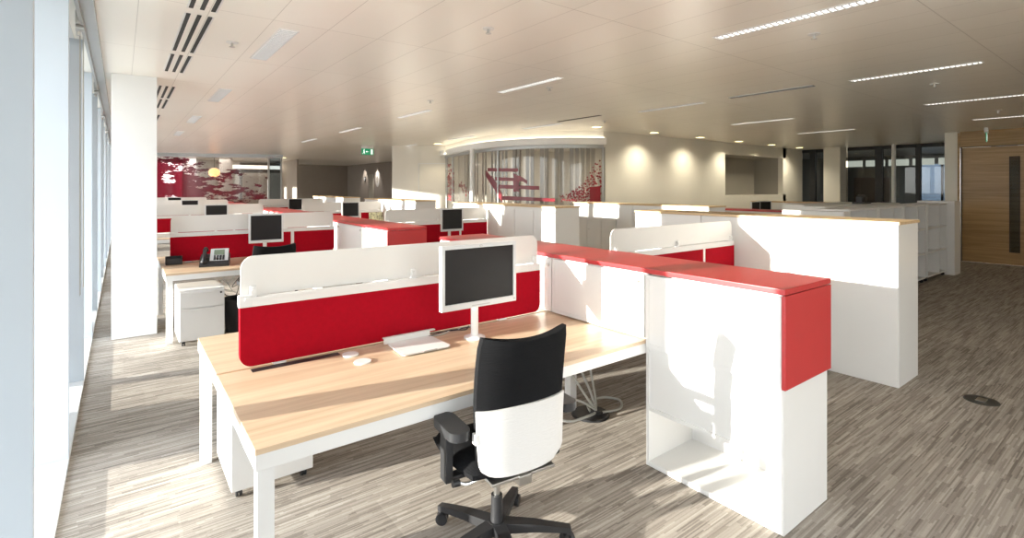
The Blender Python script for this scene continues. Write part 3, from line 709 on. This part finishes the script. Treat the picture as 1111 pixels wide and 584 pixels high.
# ------------------------------------------------------------------ office chairs
def chair(loc, rz, label):
    """faces +y, origin on the floor under the column"""
    t = thing('office_chair', label, 'chair', loc, rz, 'black and white swivel chairs')
    hub = B().cyl((0, 0, .075), (0, 0, .125), .045, .038, n=24); base = hub
    for k in range(5):
        a = math.radians(44+72*k); c_, s_ = math.cos(a), math.sin(a)
        pts = []
        def P(r, w, z): return [(r*c_-w*s_, r*s_+w*c_, z), (r*c_+w*s_, r*s_-w*c_, z)]
        A = P(.02, .030, .125)+P(.02, .030, .080)[::-1]; Bq = P(.17, .024, .112)+P(.17, .024, .078)[::-1]; Cq = P(.33, .016, .086)+P(.33, .016, .062)[::-1]
        vv = [[base.bm.verts.new(p) for p in q] for q in (A, Bq, Cq)]
        for u, v in zip(vv[:-1], vv[1:]):
            for j in range(4): base.bm.faces.new((u[j], u[(j+1) % 4], v[(j+1) % 4], v[j]))
        base.bm.faces.new(vv[0]); base.bm.faces.new(vv[-1][::-1])
    base.build('base', 'black', t)
    for k in range(5):
        a = math.radians(44+72*k); x, y = .315*math.cos(a), .315*math.sin(a); q = a+PI/2+.5*k
        u = Vector((math.cos(q), math.sin(q), 0)); o = Vector((x, y, .029))
        cb = B(); cb.cyl(o-u*.024, o-u*.006, .028, n=20).cyl(o+u*.006, o+u*.024, .028, n=20).cyl(o, o+Vector((0, 0, .045)), .009, n=10).box(x-.014, x+.014, y-.014, y+.014, .045, .066, .004)
        cb.build('castor', 'black', t)
    B().cyl((0, 0, .12), (0, 0, .24), .028, .025, n=24).build('column_sleeve', 'black', t, smooth=True)
    B().cyl((0, 0, .24), (0, 0, .40), .014, n=20).build('gas_column', 'chrome', t, smooth=True)
    mc = B().box(-.075, .075, -.17, .14, .395, .43, .01).box(-.19, .19, -.02, .03, .405, .425, .004).box(-.03, .03, -.24, -.16, .40, .44, .006)
    mc.tube([(-.10, -.12, .42), (-.20, -.12, .405), (-.235, -.11, .415)], .007)
    mc.build('mechanism', 'chrome', t)
    B().cyl((-.265, -.11, .417), (-.235, -.11, .415), .014, n=14).build('lever_knob', 'black', t)
    # seat cushion: rounded slab with a waterfall edge
    bm = bmesh.new(); nx, ny = 14, 14; top = {}; bot = {}
    for i in range(nx+1):
        for j in range(ny+1):
            u = -1+2*i/nx; v = -1+2*j/ny
            # squircle mapping
            x = .235*u*math.sqrt(1-.18*v*v); y = .225*v*math.sqrt(1-.20*u*u)+.02
            e = max(abs(u), abs(v)); rim = (1-e**6)
            zt = .455+.045*rim - (.030*max(0, v-.4)**1.5) + .012*u*u
            top[i, j] = bm.verts.new((x, y, zt)); bot[i, j] = bm.verts.new((x*.985, y*.985+.0, .45-.02*rim if e < 1 else .445))
    for i in range(nx):
        for j in range(ny):
            bm.faces.new((top[i, j], top[i+1, j], top[i+1, j+1], top[i, j+1])); bm.faces.new((bot[i, j], bot[i, j+1], bot[i+1, j+1], bot[i+1, j]))
    ed = [(i, 0) for i in range(nx)]+[(nx, j) for j in range(ny)]+[(i, ny) for i in range(nx, 0, -1)]+[(0, j) for j in range(ny, 0, -1)]
    for a, b_ in zip(ed, ed[1:]+ed[:1]): bm.faces.new((top[a], bot[a], bot[b_], top[b_]))
    bb = B(); bb.bm.free(); bb.bm = bm; bb.build('seat', 'blackfab', t, smooth=True)
    # backrest
    def back(u, v, off):
        """u -1..1, v 0..1 bottom to top, off = distance behind the front face"""
        z = .475+.545*v
        hw = .196+.016*math.sin(min(1, max(0, v))*PI*.75)
        if v < .07: hw -= .035*((.07-v)/.08)**2
        if v > .97: hw -= .006*((v-.97)/.03)**2
        z_ = z - .022*max(0, v-.6)/.4*(1-u*u) - .010*max(0, .2-v)/.2*(1-u**4)
        y = -.195 - .055*v + .022*math.sin(v*PI) + .042*u*u*(.5+.5*v) - off
        return Vector((hw*u, y, z_))
    def shell(v0, v1, o0, o1, nu=14, nv=12, uw=1.):
        bm = bmesh.new(); F_, R_ = {}, {}
        for i in range(nu+1):
            for j in range(nv+1):
                u = uw*(-1+2*i/nu); v = v0+(v1-v0)*j/nv
                e = max(abs(u)**8, 0); 
                F_[i, j] = bm.verts.new(back(u*(1 if abs(u) < .99 else .985), v, o0+.008*e)); R_[i, j] = bm.verts.new(back(u*(1 if abs(u) < .99 else .985), v, o1-.010*e))
        for i in range(nu):
            for j in range(nv):
                bm.faces.new((F_[i, j], F_[i+1, j], F_[i+1, j+1], F_[i, j+1])); bm.faces.new((R_[i, j], R_[i, j+1], R_[i+1, j+1], R_[i+1, j]))
        ed = [(i, 0) for i in range(nu)]+[(nu, j) for j in range(nv)]+[(i, nv) for i in range(nu, 0, -1)]+[(0, j) for j in range(nv, 0, -1)]
        for a, b_ in zip(ed, ed[1:]+ed[:1]): bm.faces.new((F_[a], R_[a], R_[b_], F_[b_]))
        b2 = B(); b2.bm.free(); b2.bm = bm; return b2
    shell(0.02, 1., 0, .045).build('backrest', 'blackfab', t, smooth=True)
    shell(-.01, .465, .028, .056, uw=1.02).build('back_cover', 'whitefab', t, smooth=True)
    B().box(-.216, -.200, -.215, -.185, .600, .640, .003).build('side_tab', 'white', t)
    B().box(-.15, .15, -.23, -.16, .425, .438, .004).build('back_bracket', 'chrome', t)
    for sgn in (-1, 1):
        ar = B(); x = .262*sgn
        ar.box(x-.016, x+.016, -.075, -.015, .40, .625, .006); ar.box(min(x, .15*sgn), max(x, .15*sgn), -.065, -.02, .400, .418, .004)
        am = ar.build('armrest', 'black', t)
        B().prism(rrect(x-.045, x+.045, -.20, .015, .042), 'z', .620, .655).build('arm_pad', 'black', am, smooth=True)
    return t
c0 = chair((1.325, 1.85, 0), math.radians(-6), 'black swivel chair with white lower back at the foreground desk')
dup(c0, (1.235, 5.86, 0), math.radians(4), 'black swivel chair at the second row desk, only its top showing', 'black and white swivel chairs')

# ------------------------------------------------------------------ desk drawer units, bin, phone and small things
def pedestal(loc, rz, label):
    t = thing('drawer_pedestal', label, 'drawer unit', loc, rz, 'white mobile drawer units')
    w, D, H_ = .40, .52, .565
    B().box(0, w, .018, D, .05, H_, .004).build('carcass', 'white', t)
    for i, (a, b_) in enumerate(((.06, .375), (.383, .545))):
        dr = B().box(.006, w-.006, 0, .018, a, b_, .003).build('drawer', 'white', t)
        B().box(.10, w-.10, -.012, 0, b_-.022, b_-.012, .002).build('handle', 'white', dr)
    B().cyl((w-.035, -.008, .515), (w-.035, .0, .515), .010, n=16).build('lock', 'black', t)
    for xx in (.04, w-.04):
        for yy in (.06, D-.05):
            cb = B(); caster(cb, xx, yy, .021); cb.build('castor', 'black', t)
    return t
p0 = pedestal((.46, 6.06, 0), 0, 'white drawer unit on castors under the second row desk by the column')
dup(p0, (.845, 3.445, 0), PI, 'white drawer unit on castors under the left end of the foreground desk', 'white mobile drawer units')
t = thing('waste_bin', 'black waste bin beside the white drawer unit under the second row desk', 'bin', (1.05, 6.45, 0))
B().cyl((0, 0, 0.002), (0, 0, .36), .125, .155, n=32, cap=False).cyl((0, 0, 0.002), (0, 0, .008), .125, n=32).build('body', 'black', t, smooth=True)
B().tube([(.155*math.cos(a), .155*math.sin(a), .36) for a in [2*PI*k/16 for k in range(17)]], .007).build('rim', 'black', t)

def phone(loc, rz, label):
    t = thing('desk_phone', label, 'phone', loc, rz)
    B().prism([(-.09, 0), (.10, 0), (.10, .10), (-.02, .075), (-.09, .02)], 'x', -.11, .13).build('body', 'black', t)
    def sl(y0, y1): # top face between y -.02..0.10 z .075..0.10
        return .075+(y0+.02)/.12*.025, .075+(y1+.02)/.12*.025
    tilt = math.atan2(.055, .07)
    B().box(-.03, .12, -.075, .085, 0, .012, .003).xf(Matrix.Translation((0, .015, .088)) @ Matrix.Rotation(math.radians(38), 4, 'X')).build('face', 'silver', t)
    B().box(.0, .085, .0, .065, .012, .016, .001).xf(Matrix.Translation((0, .015, .088)) @ Matrix.Rotation(math.radians(38), 4, 'X')).build('display', 'lcd', t)
    kb = B()
    for i in range(4):
        for j in range(4): kb.box(.0+i*.024, .018+i*.024, -.068+j*.016, -.057+j*.016, .012, .017, .001)
    kb.xf(Matrix.Translation((0, .015, .088)) @ Matrix.Rotation(math.radians(38), 4, 'X')).build('keypad', 'black', t)
    B().tube([(-.075, -.085, .045), (-.075, -.06, .075), (-.075, .03, .125), (-.075, .10, .15), (-.075, .12, .135)], .017, 12).ball((-.075, -.075, .05), .026, (1, 1, .8)).ball((-.075, .11, .135), .026, (1, 1, .8)).build('handset', 'black', t, smooth=True)
    return t
    return t
ph = phone((.83, 6.62, ZD), math.radians(-12), 'black desk phone with grey face on the second row desk')
ph.scale = (1.2, 1.2, 1.2)
t = thing('desk_tray', 'black storage box at the left end of the second row divider', 'box', (.46, 7.0, ZD))
B().box(-.06, .10, -.05, .05, 0, .006).box(-.06, -.055, -.05, .05, 0, .09).box(.095, .10, -.05, .05, 0, .09).box(-.06, .10, .045, .05, 0, .09).box(-.06, .10, -.05, -.045, 0, .07).build('body', 'black', t)

t = thing('document_shelf', 'white folded metal shelf lying below the foreground divider', 'shelf', (1.31, 2.575, ZD))
B().prism([(-.14, -.125), (.115, -.135), (.135, -.115), (.135, .12), (-.12, .12), (-.135, .10), (-.15, -.115)], 'z', .004, .010).box(-.15, .135, .118, .124, .004, .036, .001).box(-.15, .17, .118, .140, .034, .040, .001).build('plate', 'white', t)
B().box(-.03, .045, -.134, -.128, .0035, .011).build('label_strip', 'alu', t)
B().box(-.13, .12, .09, .11, 0, .0042).build('foot', 'white', t)

t = thing('cable_bundle', 'small tangle of thin dark cables on the desk behind the monitor pole', 'cable', (1.55, 2.70, ZD))
rr = random.Random(5)
for k in range(3):
    pts = [(-.12+.05*j+rr.uniform(-.012, .012), rr.uniform(-.03, .015), .006+rr.uniform(0, .010)) for j in range(7)]
    B().tube(pts, .0035, 6).build('cable', ['cableblk', 'cable', 'cableblk'][k], t)
# floor outlet with grey cables
t = thing('floor_outlet', 'round black floor outlet with grey cables under the foreground desk', 'outlet', (2.63, 2.54, 0))
B().cyl((0, 0, .001), (0, 0, .012), .135, .125, n=40).cyl((.04, -.02, .012), (.04, -.02, .03), .05, .04, n=24).build('lid', 'black', t, smooth=True)
for pts in ([(.04, -.02, .02), (.02, .02, .15), (-.02, .10, .35), (.0, .12, .58)],
            [(.05, -.01, .02), (-.03, .0, .12), (-.10, .10, .30), (-.16, .10, .45), (-.22, .12, .60)],
            [(.06, 0, .02), (.10, .05, .09), (.12, .12, .30), (.13, .13, .58)],
            [(.03, -.03, .02), (-.08, -.06, .03), (-.28, -.06, .05), (-.42, .0, .14), (-.50, .07, .35), (-.52, .10, .58)],
            [(.03, -.03, .03), (-.05, .02, .09), (-.20, .04, .17), (-.36, .06, .33), (-.42, .10, .58)],
            [(.0, .0, .02), (.08, .10, .02), (.25, .13, .015), (.33, .02, .012), (.22, -.08, .012), (.06, -.06, .02)]):
    B().tube(pts, .0085, 10).build('cable', 'cable', t, smooth=True)
# papers and tray on the third row desk, paper on the divider
t = thing('paper_stack', 'stack of white papers on the third row desk beside the column', 'papers', (.60, YS[2]-.55, ZD))
for k in range(6):
    B().box(-.15, .15, -.11, .11, .0+k*.012, .011+k*.012).xf(Matrix.Rotation(math.radians((k*37 % 9)-4), 4, 'Z')).build('sheet', 'paper', t)
t = thing('leaflet', 'colourful printed leaflet propped against the third row divider', 'leaflet', (4.72, YS[2]-.05, ZD))
B().prism([(-.17, 0), (.17, 0), (.17, .30), (-.17, .30)], 'y', -.008, -.004).build('sheet', 'leaf1', t)
B().prism([(-.14, .02), (.14, .02), (.14, .03), (-.14, .03)], 'y', -.006, .02).build('foot', 'paper', t)
t = thing('paper_cup', 'small white cup on the second row desk right of the red topped cabinets', 'cup', (3.42, 6.62, ZD))
B().cyl((0, 0, .0), (0, 0, .10), .028, .038, n=24).build('body', 'white', t, smooth=True); B().cyl((0, 0, .10), (0, 0, .108), .041, n=24).build('lid', 'black', t)
for (px_, lab) in ((.6, 'wire cable tangle hanging under the left end of the second row desk'),):
    t = thing('cable_bundle', lab, 'cable', (1.0, 6.95, 0))
    for k in range(4):
        pts = [(rr.uniform(-.2, .2), rr.uniform(-.05, .05), .57), (rr.uniform(-.12, .12), 0, .45-.05*k), (rr.uniform(-.05, .2), 0, .50-.06*k), (rr.uniform(-.1, .2), .03, .30), (rr.uniform(-.1, .2), .05, .012)]
        B().tube(pts, .004, 6).build('cable', 'cableblk' if k % 2 else 'cable', t)

# floor box lid on the right
t = thing('floor_box_lid', 'small dark oval floor box lid in the open carpet at right', 'floor box', (5.13, .925, 0))
B().cyl((0, 0, .0005), (0, 0, .006), .105, .10, n=40).build('lid', 'plate', t); B().box(-.045, .045, -.03, .03, .006, .009, .002).build('flap', 'chrome', t)
# object on the shelves far right
t = thing('projector', 'small dark rounded device standing on top of the far right shelves', 'device', (10.75, 3.58, 1.302))
B().box(-.16, .16, -.1, .1, 0, .03, .008).cyl((0, -.05, .085), (0, .06, .085), .075, n=24).box(-.13, -.09, -.05, .05, .02, .12, .01).box(.09, .13, -.05, .05, .02, .12, .01).build('body', 'black', t)
B().cyl((0, -.062, .085), (0, -.05, .085), .045, n=20).build('lens', 'screen', t)

# ------------------------------------------------------------------ ceiling fittings
def lname(i): return i
def ceiling_light(x, y, label, wd=.075, ln_=1.10, off=False):
    t = thing('ceiling_light', label, 'ceiling light', (x, y, ZC), 0, 'slim recessed louvre lights')
    a = wd/2
    B().box(-a-.012, -a, -.012, ln_+.012, -.006, 0).box(a, a+.012, -.012, ln_+.012, -.006, 0).box(-a, a, -.012, 0, -.006, 0).box(-a, a, ln_, ln_+.012, -.006, 0).build('trim_frame', 'frame', t)
    B().box(-a, a, 0, ln_, -.0035, -.001).build('diffuser', 'lampoff' if off else 'lamp', t)
    lv = B()
    n = 26
    for k in range(n): lv.box(-a, a, ln_*(k+.5)/n-.004, ln_*(k+.5)/n+.004, -.012, -.0035)
    lv.build('louvre', 'silver', t)
    return t
XL = [1.03, 3.81, 6.55, 9.29, 12.03]
colw = ['by the window', 'above the foreground benches', 'right of centre', 'over the right aisle', 'near the oak door']
rown = {0: 'first row', 1: 'second row', 2: 'third row', 3: 'fourth row', 4: 'fifth row', -1: 'behind'}
for i, x in enumerate(XL):
    for j in range(0, 5):
        y = 1.18+2.96*j
        if i == 0 and j == 0: continue
        if x > 6.8 and y > 6: continue
        if i == 3 and j == 3: continue
        ceiling_light(x if i else 1.02, y, 'slim recessed ceiling light %s, %s from the camera' % (colw[i], rown[j]), wd=.075 if i else .12, off=(i == 0 or (i == 2 and j == 1)))
for i, x in enumerate((6.49,)):
    t = thing('air_slot', 'dark slim air slot in the ceiling right of centre', 'vent', (x, 2.65, ZC)); B().box(-.03, .03, 0, 1.05, -.004, 0).build('slot', 'grille', t); B().box(-.04, -.03, 0, 1.05, -.008, 0).box(.03, .04, 0, 1.05, -.008, 0).build('trim_frame', 'alu', t)
t = thing('air_slot', 'dark slim air slot in the ceiling before the curved meeting room', 'vent', (6.35, 5.9, ZC)); B().box(-.03, .03, 0, 1.05, -.004, 0).build('slot', 'grille', t)
nm = ['nearest', 'second', 'third', 'fourth', 'fifth', 'furthest']
for k, (a, b_) in enumerate(((2.9, 4.02), (4.16, 5.36), (5.52, 6.36), (7.32, 8.3), (8.45, 9.4), (10.3, 11.3))):
    t = thing('air_grille', 'triple slot black air grille near the window, %s of the line' % nm[k], 'vent', (.37, a, ZC), 0, 'triple slot air grilles')
    for q in range(3): B().box(q*.065-.013, q*.065+.013, 0, b_-a, -.004, 0).build('slot', 'grille', t)
    B().box(-.024, -.014, 0, b_-a, -.007, 0).box(.144, .154, 0, b_-a, -.007, 0).build('trim_frame', 'frame', t)
spots = [(.732, 4.78), (2.208, 3.19), (4.314, 1.76), (3.40, 6.32), (4.095, 4.63), (7.50, 1.76), (6.93, 6.34), (10.9, 1.77)]
for k, (x, y) in enumerate(spots):
    lab = ['beside the triple air grilles', 'above the foreground desk', 'beside the long bright ceiling light', 'in front of the exit sign', 'near the centre of the ceiling', 'right of centre beside the second long light', 'before the meeting room', 'before the oak door'][k]
    t = thing('sprinkler_head', 'small white sprinkler %s' % lab, 'sprinkler', (x, y, ZC), 0, 'sprinklers and detectors')
    B().cyl((0, 0, -.006), (0, 0, 0), .045, n=24).build('rose', 'frame', t); B().cyl((0, 0, -.035), (0, 0, -.006), .010, n=12).cyl((0, 0, -.04), (0, 0, -.036), .022, n=16).build('nozzle', 'chrome', t)
for k, x in enumerate((7.45, 9.25, 11.0, 12.75, 14.5, 16.2)):
    t = thing('downlight', 'glowing round downlight before the cream wall, number %s from the meeting room' % ['one', 'two', 'three', 'four', 'five', 'six'][k], 'downlight', (x, 7.02, ZC), 0, 'row of downlights')
    B().cyl((0, 0, -.012), (0, 0, 0), .115, n=32).build('ring', 'frame', t, smooth=True); B().cyl((0, 0, -.016), (0, 0, -.0122), .09, n=32).build('lens', 'down', t)
t = thing('downlight', 'glowing round downlight before the cream wall with the flush door', 'downlight', (6.9, 12.4, ZC)); B().cyl((0, 0, -.012), (0, 0, 0), .14, n=32).build('ring', 'frame', t); B().cyl((0, 0, -.016), (0, 0, -.0122), .11, n=32).build('lens', 'down', t)
t = thing('downlight', 'tiny glowing downlight beyond the end of the red printed glass', 'downlight', (5.2, 22.0, ZC)); B().cyl((0, 0, -.012), (0, 0, 0), .12, n=32).build('ring', 'frame', t); B().cyl((0, 0, -.016), (0, 0, -.0122), .1, n=32).build('lens', 'down', t)
def exit_sign(loc, rz, label, w=.36):
    t = thing('exit_sign', label, 'exit sign', loc, rz)
    B().box(-w/2, w/2, -.03, .03, -.09, 0, .004).build('housing', 'frame', t)
    B().box(-w/2, w/2, -.006, .006, -.27, -.09, .001).build('panel', 'green', t)
    m_ = B()   # running figure, doorway and arrow
    a = -.008
    m_.box(.09, .15, a-.002, a, -.25, -.11)
    m_.box(-.03, .03, a-.002, a, -.185, -.175).prism([(-.06, -.18), (-.02, -.15), (-.02, -.21)], 'y', a-.002, a)
    m_.prism([(-.13, -.14), (-.10, -.13), (-.09, -.18), (-.12, -.19)], 'y', a-.002, a).prism([(-.12, -.19), (-.09, -.18), (-.08, -.24), (-.10, -.24)], 'y', a-.002, a).prism([(-.12, -.19), (-.10, -.18), (-.14, -.25), (-.155, -.24)], 'y', a-.002, a)
    m_.cyl((-.105, a-.002, -.12), (-.105, a, -.12), .014, n=14)
    m_.build('pictogram', 'exitw', t)
    return t
exit_sign((5.62, 14.2, ZC), 0, 'green illuminated exit sign hanging from the ceiling over the far benches')
exit_sign((XD-.45, 2.45, ZC), math.radians(8), 'green exit sign seen almost edge on before the oak door', w=.30)
t = thing('exit_sign', 'tiny green exit sign beyond the wheeled shelves', 'exit sign', (13.35, 4.62, 0)); B().cyl((0, 0, 0), (0, 0, 1.18), .012, n=10).build('post', 'frame', t); B().box(-.02, .02, -.14, .14, 1.13, 1.24, .003).build('panel', 'green', t); B().prism([(-.03, 1.15), (.03, 1.15), (.03, 1.2), (0, 1.23), (-.03, 1.2)], 'x', -.024, -.02).build('pictogram', 'exitw', t)

# ------------------------------------------------------------------ light
sun = bpy.data.lights.new('sun', 'SUN'); sun.energy = 13.5; sun.angle = math.radians(.6); sun.color = (1., .935, .84)
so = bpy.data.objects.new('sun', sun); COL.objects.link(so)
dv = Vector((1, -.205, -.165)); so.rotation_euler = dv.to_track_quat('-Z', 'Y').to_euler()
wd = bpy.data.worlds.new('sky'); sc.world = wd; wd.use_nodes = True; nt = wd.node_tree; nt.nodes.clear()
o = nt.nodes.new('ShaderNodeOutputWorld'); bg = nt.nodes.new('ShaderNodeBackground'); tc = nt.nodes.new('ShaderNodeTexCoord')
sx = nt.nodes.new('ShaderNodeSeparateXYZ'); rp = nt.nodes.new('ShaderNodeValToRGB')
e = rp.color_ramp.elements; e[0].position = .47; e[0].color = (.34, .33, .31, 1); e[1].position = .75; e[1].color = (.76, .82, .92, 1)
q = e.new(.505); q.color = (1., .97, .935, 1)
mr = nt.nodes.new('ShaderNodeMath'); mr.operation = 'MULTIPLY_ADD'; mr.inputs[1].default_value = .5; mr.inputs[2].default_value = .5
nt.links.new(tc.outputs['Generated'], sx.inputs[0]); nt.links.new(sx.outputs[2], mr.inputs[0]); nt.links.new(mr.outputs[0], rp.inputs[0]); nt.links.new(rp.outputs[0], bg.inputs[0]); nt.links.new(bg.outputs[0], o.inputs[0])
bg.inputs[1].default_value = 5.3
# portal for the facade
for i in range(4):
    al = bpy.data.lights.new('facade_portal', 'AREA'); al.shape = 'RECTANGLE'; al.size = 2.7; al.size_y = 7.9
    al.cycles.is_portal = True
    ao = bpy.data.objects.new('facade_portal', al); COL.objects.link(ao); ao.location = (-1.0, .3+7.9*i, 1.4); ao.rotation_euler = (0, -PI/2, 0)
al = bpy.data.lights.new('facade_portal', 'AREA'); al.shape = 'RECTANGLE'; al.size = 4.8; al.size_y = 2.6; al.cycles.is_portal = True
ao = bpy.data.objects.new('facade_portal', al); COL.objects.link(ao); ao.location = (1.05, -3.75, 1.4); ao.rotation_euler = (PI/2, 0, 0)  # sky portal for the added windows behind the camera
def spot(loc, tgt, en, size, col, blend=.6, r=.05):
    l = bpy.data.lights.new('spot', 'SPOT'); l.energy = en; l.spot_size = size; l.spot_blend = blend; l.color = col; l.shadow_soft_size = r
    o = bpy.data.objects.new('spot', l); COL.objects.link(o); o.location = loc; o.rotation_euler = (Vector(tgt)-Vector(loc)).to_track_quat('-Z', 'Y').to_euler()
for x in (7.45, 9.25, 11.0, 12.75, 14.5, 16.2): spot((x, 7.02, ZC-.03), (x, 7.25, 0), 62, math.radians(135), (1., .90, .68), .9)
spot((6.9, 12.4, ZC-.03), (6.9, 12.6, 0), 26, math.radians(110), (1., .86, .6))
for yy in (25.6, 24.0): spot((9.75, yy, ZC-.02), (9.98, yy, 0), 60, math.radians(75), (1., .9, .8))
def area(loc, sx_, sy, en, col=(1, .95, .88)):  # added area lights without fittings, brighten the rooms behind the glass
    l = bpy.data.lights.new('room_fill', 'AREA'); l.shape = 'RECTANGLE'; l.size = sx_; l.size_y = sy; l.energy = en; l.color = col
    o = bpy.data.objects.new('room_fill', l); COL.objects.link(o); o.location = loc
area((9.6, 10.4, ZC-.02), 2.2, 3.5, 60); area((2.4, 24, ZC-.02), 2.5, 1.5, 60); area((20.5, 6, ZC-.02), 1.5, 4, 40); area((20, 9.5, ZC-.02), 1.5, 2, 25)

# ------------------------------------------------------------------ camera
cam = bpy.data.cameras.new('camera'); co = bpy.data.objects.new('camera', cam); COL.objects.link(co)
cam.sensor_fit = 'HORIZONTAL'; cam.sensor_width = 36; cam.lens = FPX/1111*36
cam.shift_x = 0; cam.shift_y = -(292-HYP)/1111
co.location = (0, 0, HC); co.rotation_euler = (PI/2, 0, -YAW); cam.clip_start = .05; cam.clip_end = 200
sc.camera = co
sc.view_settings.view_transform = 'Standard'; sc.view_settings.look = 'None'; sc.view_settings.gamma = 1; sc.view_settings.use_curve_mapping = False
sc.view_settings.exposure = 0.53
try:
    sc.cycles.max_bounces = 10; sc.cycles.diffuse_bounces = 5; sc.cycles.transparent_max_bounces = 12; sc.cycles.sample_clamp_indirect = 8; sc.cycles.use_denoising = True
except Exception: pass
